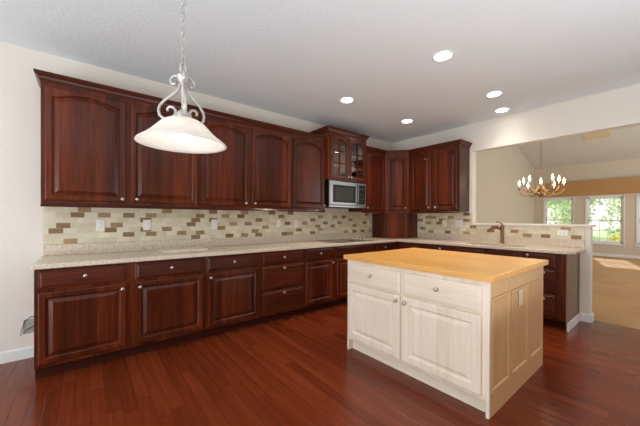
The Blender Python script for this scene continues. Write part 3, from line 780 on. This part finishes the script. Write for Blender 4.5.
def scroll(ang):
    low = [(.07, .182), (.072, .194), (.062, .203), (.046, .2), (.034, .186), (.036, .167), (.052, .153), (.074, .148), (.094, .152), (.109, .167), (.113, .19), (.106, .21), (.088, .23), (.064, .247), (.04, .264), (.022, .283), (.014, .302)]
    up = []
    for k in range(15):
        t = k/14; a = -PI*.1+t*PI*1.75; rr = .028-.014*t; up.append((.038+rr*math.cos(PI-a), .32+rr*math.sin(PI-a)*-1 if False else .32+rr*math.sin(a)))
    return [(x*math.cos(ang), x*math.sin(ang), z-.03) for x, z in low+up]
for k in range(3):
    q = MB(); q.tube(scroll(math.radians(141+k*120)), .0062, 8); q.build('scroll_arm', M['silverpaint'], e, smooth=True)
def link(c, rot, a=.011, h=.02, r=.0024):
    pts = []
    for k in range(16):
        t = 2*PI*k/16; x, z = a*math.cos(t), h*math.sin(t)
        pts.append((c[0]+x*math.cos(rot), c[1]+x*math.sin(rot), c[2]+z))
    return pts
q = MB(); q.tube(link((0, 0, .346), .6, .018, .025, .004), .0045, 8, closed=True); q.build('loop', M['silverpaint'], e, smooth=True)
q = MB(); z = .382; k = 0
while z < ZC-RIM-.05:
    q.tube(link((0, 0, z), (k % 2)*PI/2+.3, .01, .02), .0026, 6, closed=True); z += .034; k += 1
q.build('chain', M['silverpaint'], e, smooth=True)
q = MB(); zt = ZC-RIM-.001; q.lathe([(.0005, zt), (.062, zt), (.06, zt-.01), (.03, zt-.03), (.008, zt-.045), (.0005, zt-.046)], n=24); q.build('ceiling_canopy', M['silverpaint'], e, smooth=True)
lp = lamp('bulb_light', 'POINT', (0, 0, -.012), (0, 0, 0), .9, (1, .92, .82), shadow_soft_size=.03); lp.parent = e

# ------------------------------------------------------------------ recessed ceiling lights
CANS = [(-2.233, -2.294, 'recessed ceiling light nearest the camera, the largest in the picture'),
        (-2.216, -.99, 'recessed ceiling light in front of the microwave side of the back cabinets, leftmost of five'),
        (-.924, -.998, 'recessed ceiling light nearest the corner cabinet'),
        (-.956, -2.256, 'recessed ceiling light between the nearest one and the one over the sink'),
        (-.297, -2.113, 'recessed ceiling light over the sink close to the header wall')]
for x, y, lab in CANS:
    e = empty('recessed_light', lab, 'light', (x, y, ZC), 0, 'recessed ceiling lights')
    q = MB(); q.lathe([(.098, -.0005), (.098, -.005), (.085, -.008), (.074, -.004), (.074, -.0005)], n=36, caps=False); q.build('trim_ring', M['white'], e, smooth=True)
    q = MB(); q.lathe([(.074, -.0008), (.074, -.003), (.0005, -.0035)], n=36); q.build('lens', M['can_glow'], e)
    sp = lamp('can_light', 'SPOT', (0, 0, -.03), (0, 0, 0), 58, (1, .85, .66), spot_size=math.radians(120), spot_blend=1.0, shadow_soft_size=.07); sp.parent = e
    if x > -.5: sp.data.energy = 22

# ------------------------------------------------------------------ chandelier in the great room
CX, CY = 2.0, -1.985
e = empty('chandelier', 'brass candle chandelier hanging on a chain in the room beyond the half wall', 'chandelier', (CX, CY, 1.69))
q = MB(); q.lathe([(.0005, 0), (.02, .005), (.055, .03), (.07, .06), (.055, .09), (.03, .105), (.025, .12), (.045, .14), (.05, .16), (.03, .185), (.018, .2), (.018, .24), (.03, .26), (.018, .28), (.012, .34), (.02, .36), (.008, .38), (.0005, .39)], n=20)
q.build('column', M['brass'], e, smooth=True)
NA = 10
for k in range(NA):
    a = 2*PI*k/NA+.25; ca, sa = math.cos(a), math.sin(a)
    R_ = .355 if k % 2 else .29; h_ = .0 if k % 2 else .075; P = [(.03, .15+h_), (R_*.25, .09+h_), (R_*.48, .04+h_), (R_*.72, .03+h_), (R_*.9, .065+h_), (R_*.99, .12+h_), (R_, .165+h_)]
    q = MB(); q.tube([(x*ca, x*sa, z) for x, z in P], .0105, 8)
    q.lathe([(.0005, .16), (.02, .163), (.036, .172), (.038, .176), (.012, .178), (.0005, .178)], (R_*ca, R_*sa, h_), n=14)
    arm = q.build('arm', M['brass'], e, smooth=True)
    q = MB(); q.lathe([(.0115, .178), (.0115, .232), (.0005, .233)], (R_*ca, R_*sa, h_), n=12); q.build('candle', M['plate'], arm, smooth=True)
    q = MB(); q.lathe([(.006, .23), (.016, .242), (.02, .26), (.017, .286), (.008, .318), (.0005, .338)], (R_*ca, R_*sa, h_), n=12); q.build('bulb', M['flame'], arm, smooth=True)
q = MB(); q.tube(link((0, 0, .405), .4, .014, .02), .004, 8, closed=True); q.build('loop', M['brass'], e, smooth=True)
q = MB(); z = .44; k = 0; zt = zv(CX)-1.68
while z < zt-.03:
    q.tube(link((0, 0, z), (k % 2)*PI/2, .011, .024), .0032, 6, closed=True); z += .04; k += 1
q.build('chain', M['brass'], e, smooth=True)
q = MB(); q.lathe([(.0005, zt-.05), (.02, zt-.05), (.07, zt-.035), (.08, zt-.022)], n=24); q.build('ceiling_canopy', M['brass'], e, smooth=True)
lp = lamp('chandelier_light', 'POINT', (0, 0, .4), (0, 0, 0), 14, (1, .78, .5), shadow_soft_size=.3); lp.parent = e

# ------------------------------------------------------------------ vent on the vaulted ceiling
VX, VY = 7.15, -2.05
e = empty('ceiling_vent', 'tan rectangular vent on the sloped ceiling beyond the header', 'vent', (VX, VY, zv(VX)))
e.rotation_euler = (0, math.atan(SV), 0)
q = MB(); q.box(-.27, .27, -.32, .32, -.02, -.002); q.build('frame', M['vent'], e, bevel=.004)
q = MB()
for k in range(12): q.box(-.23+k*.04, -.205+k*.04, -.28, .28, -.026, -.0205)
q.build('louvres', M['vent'], e)
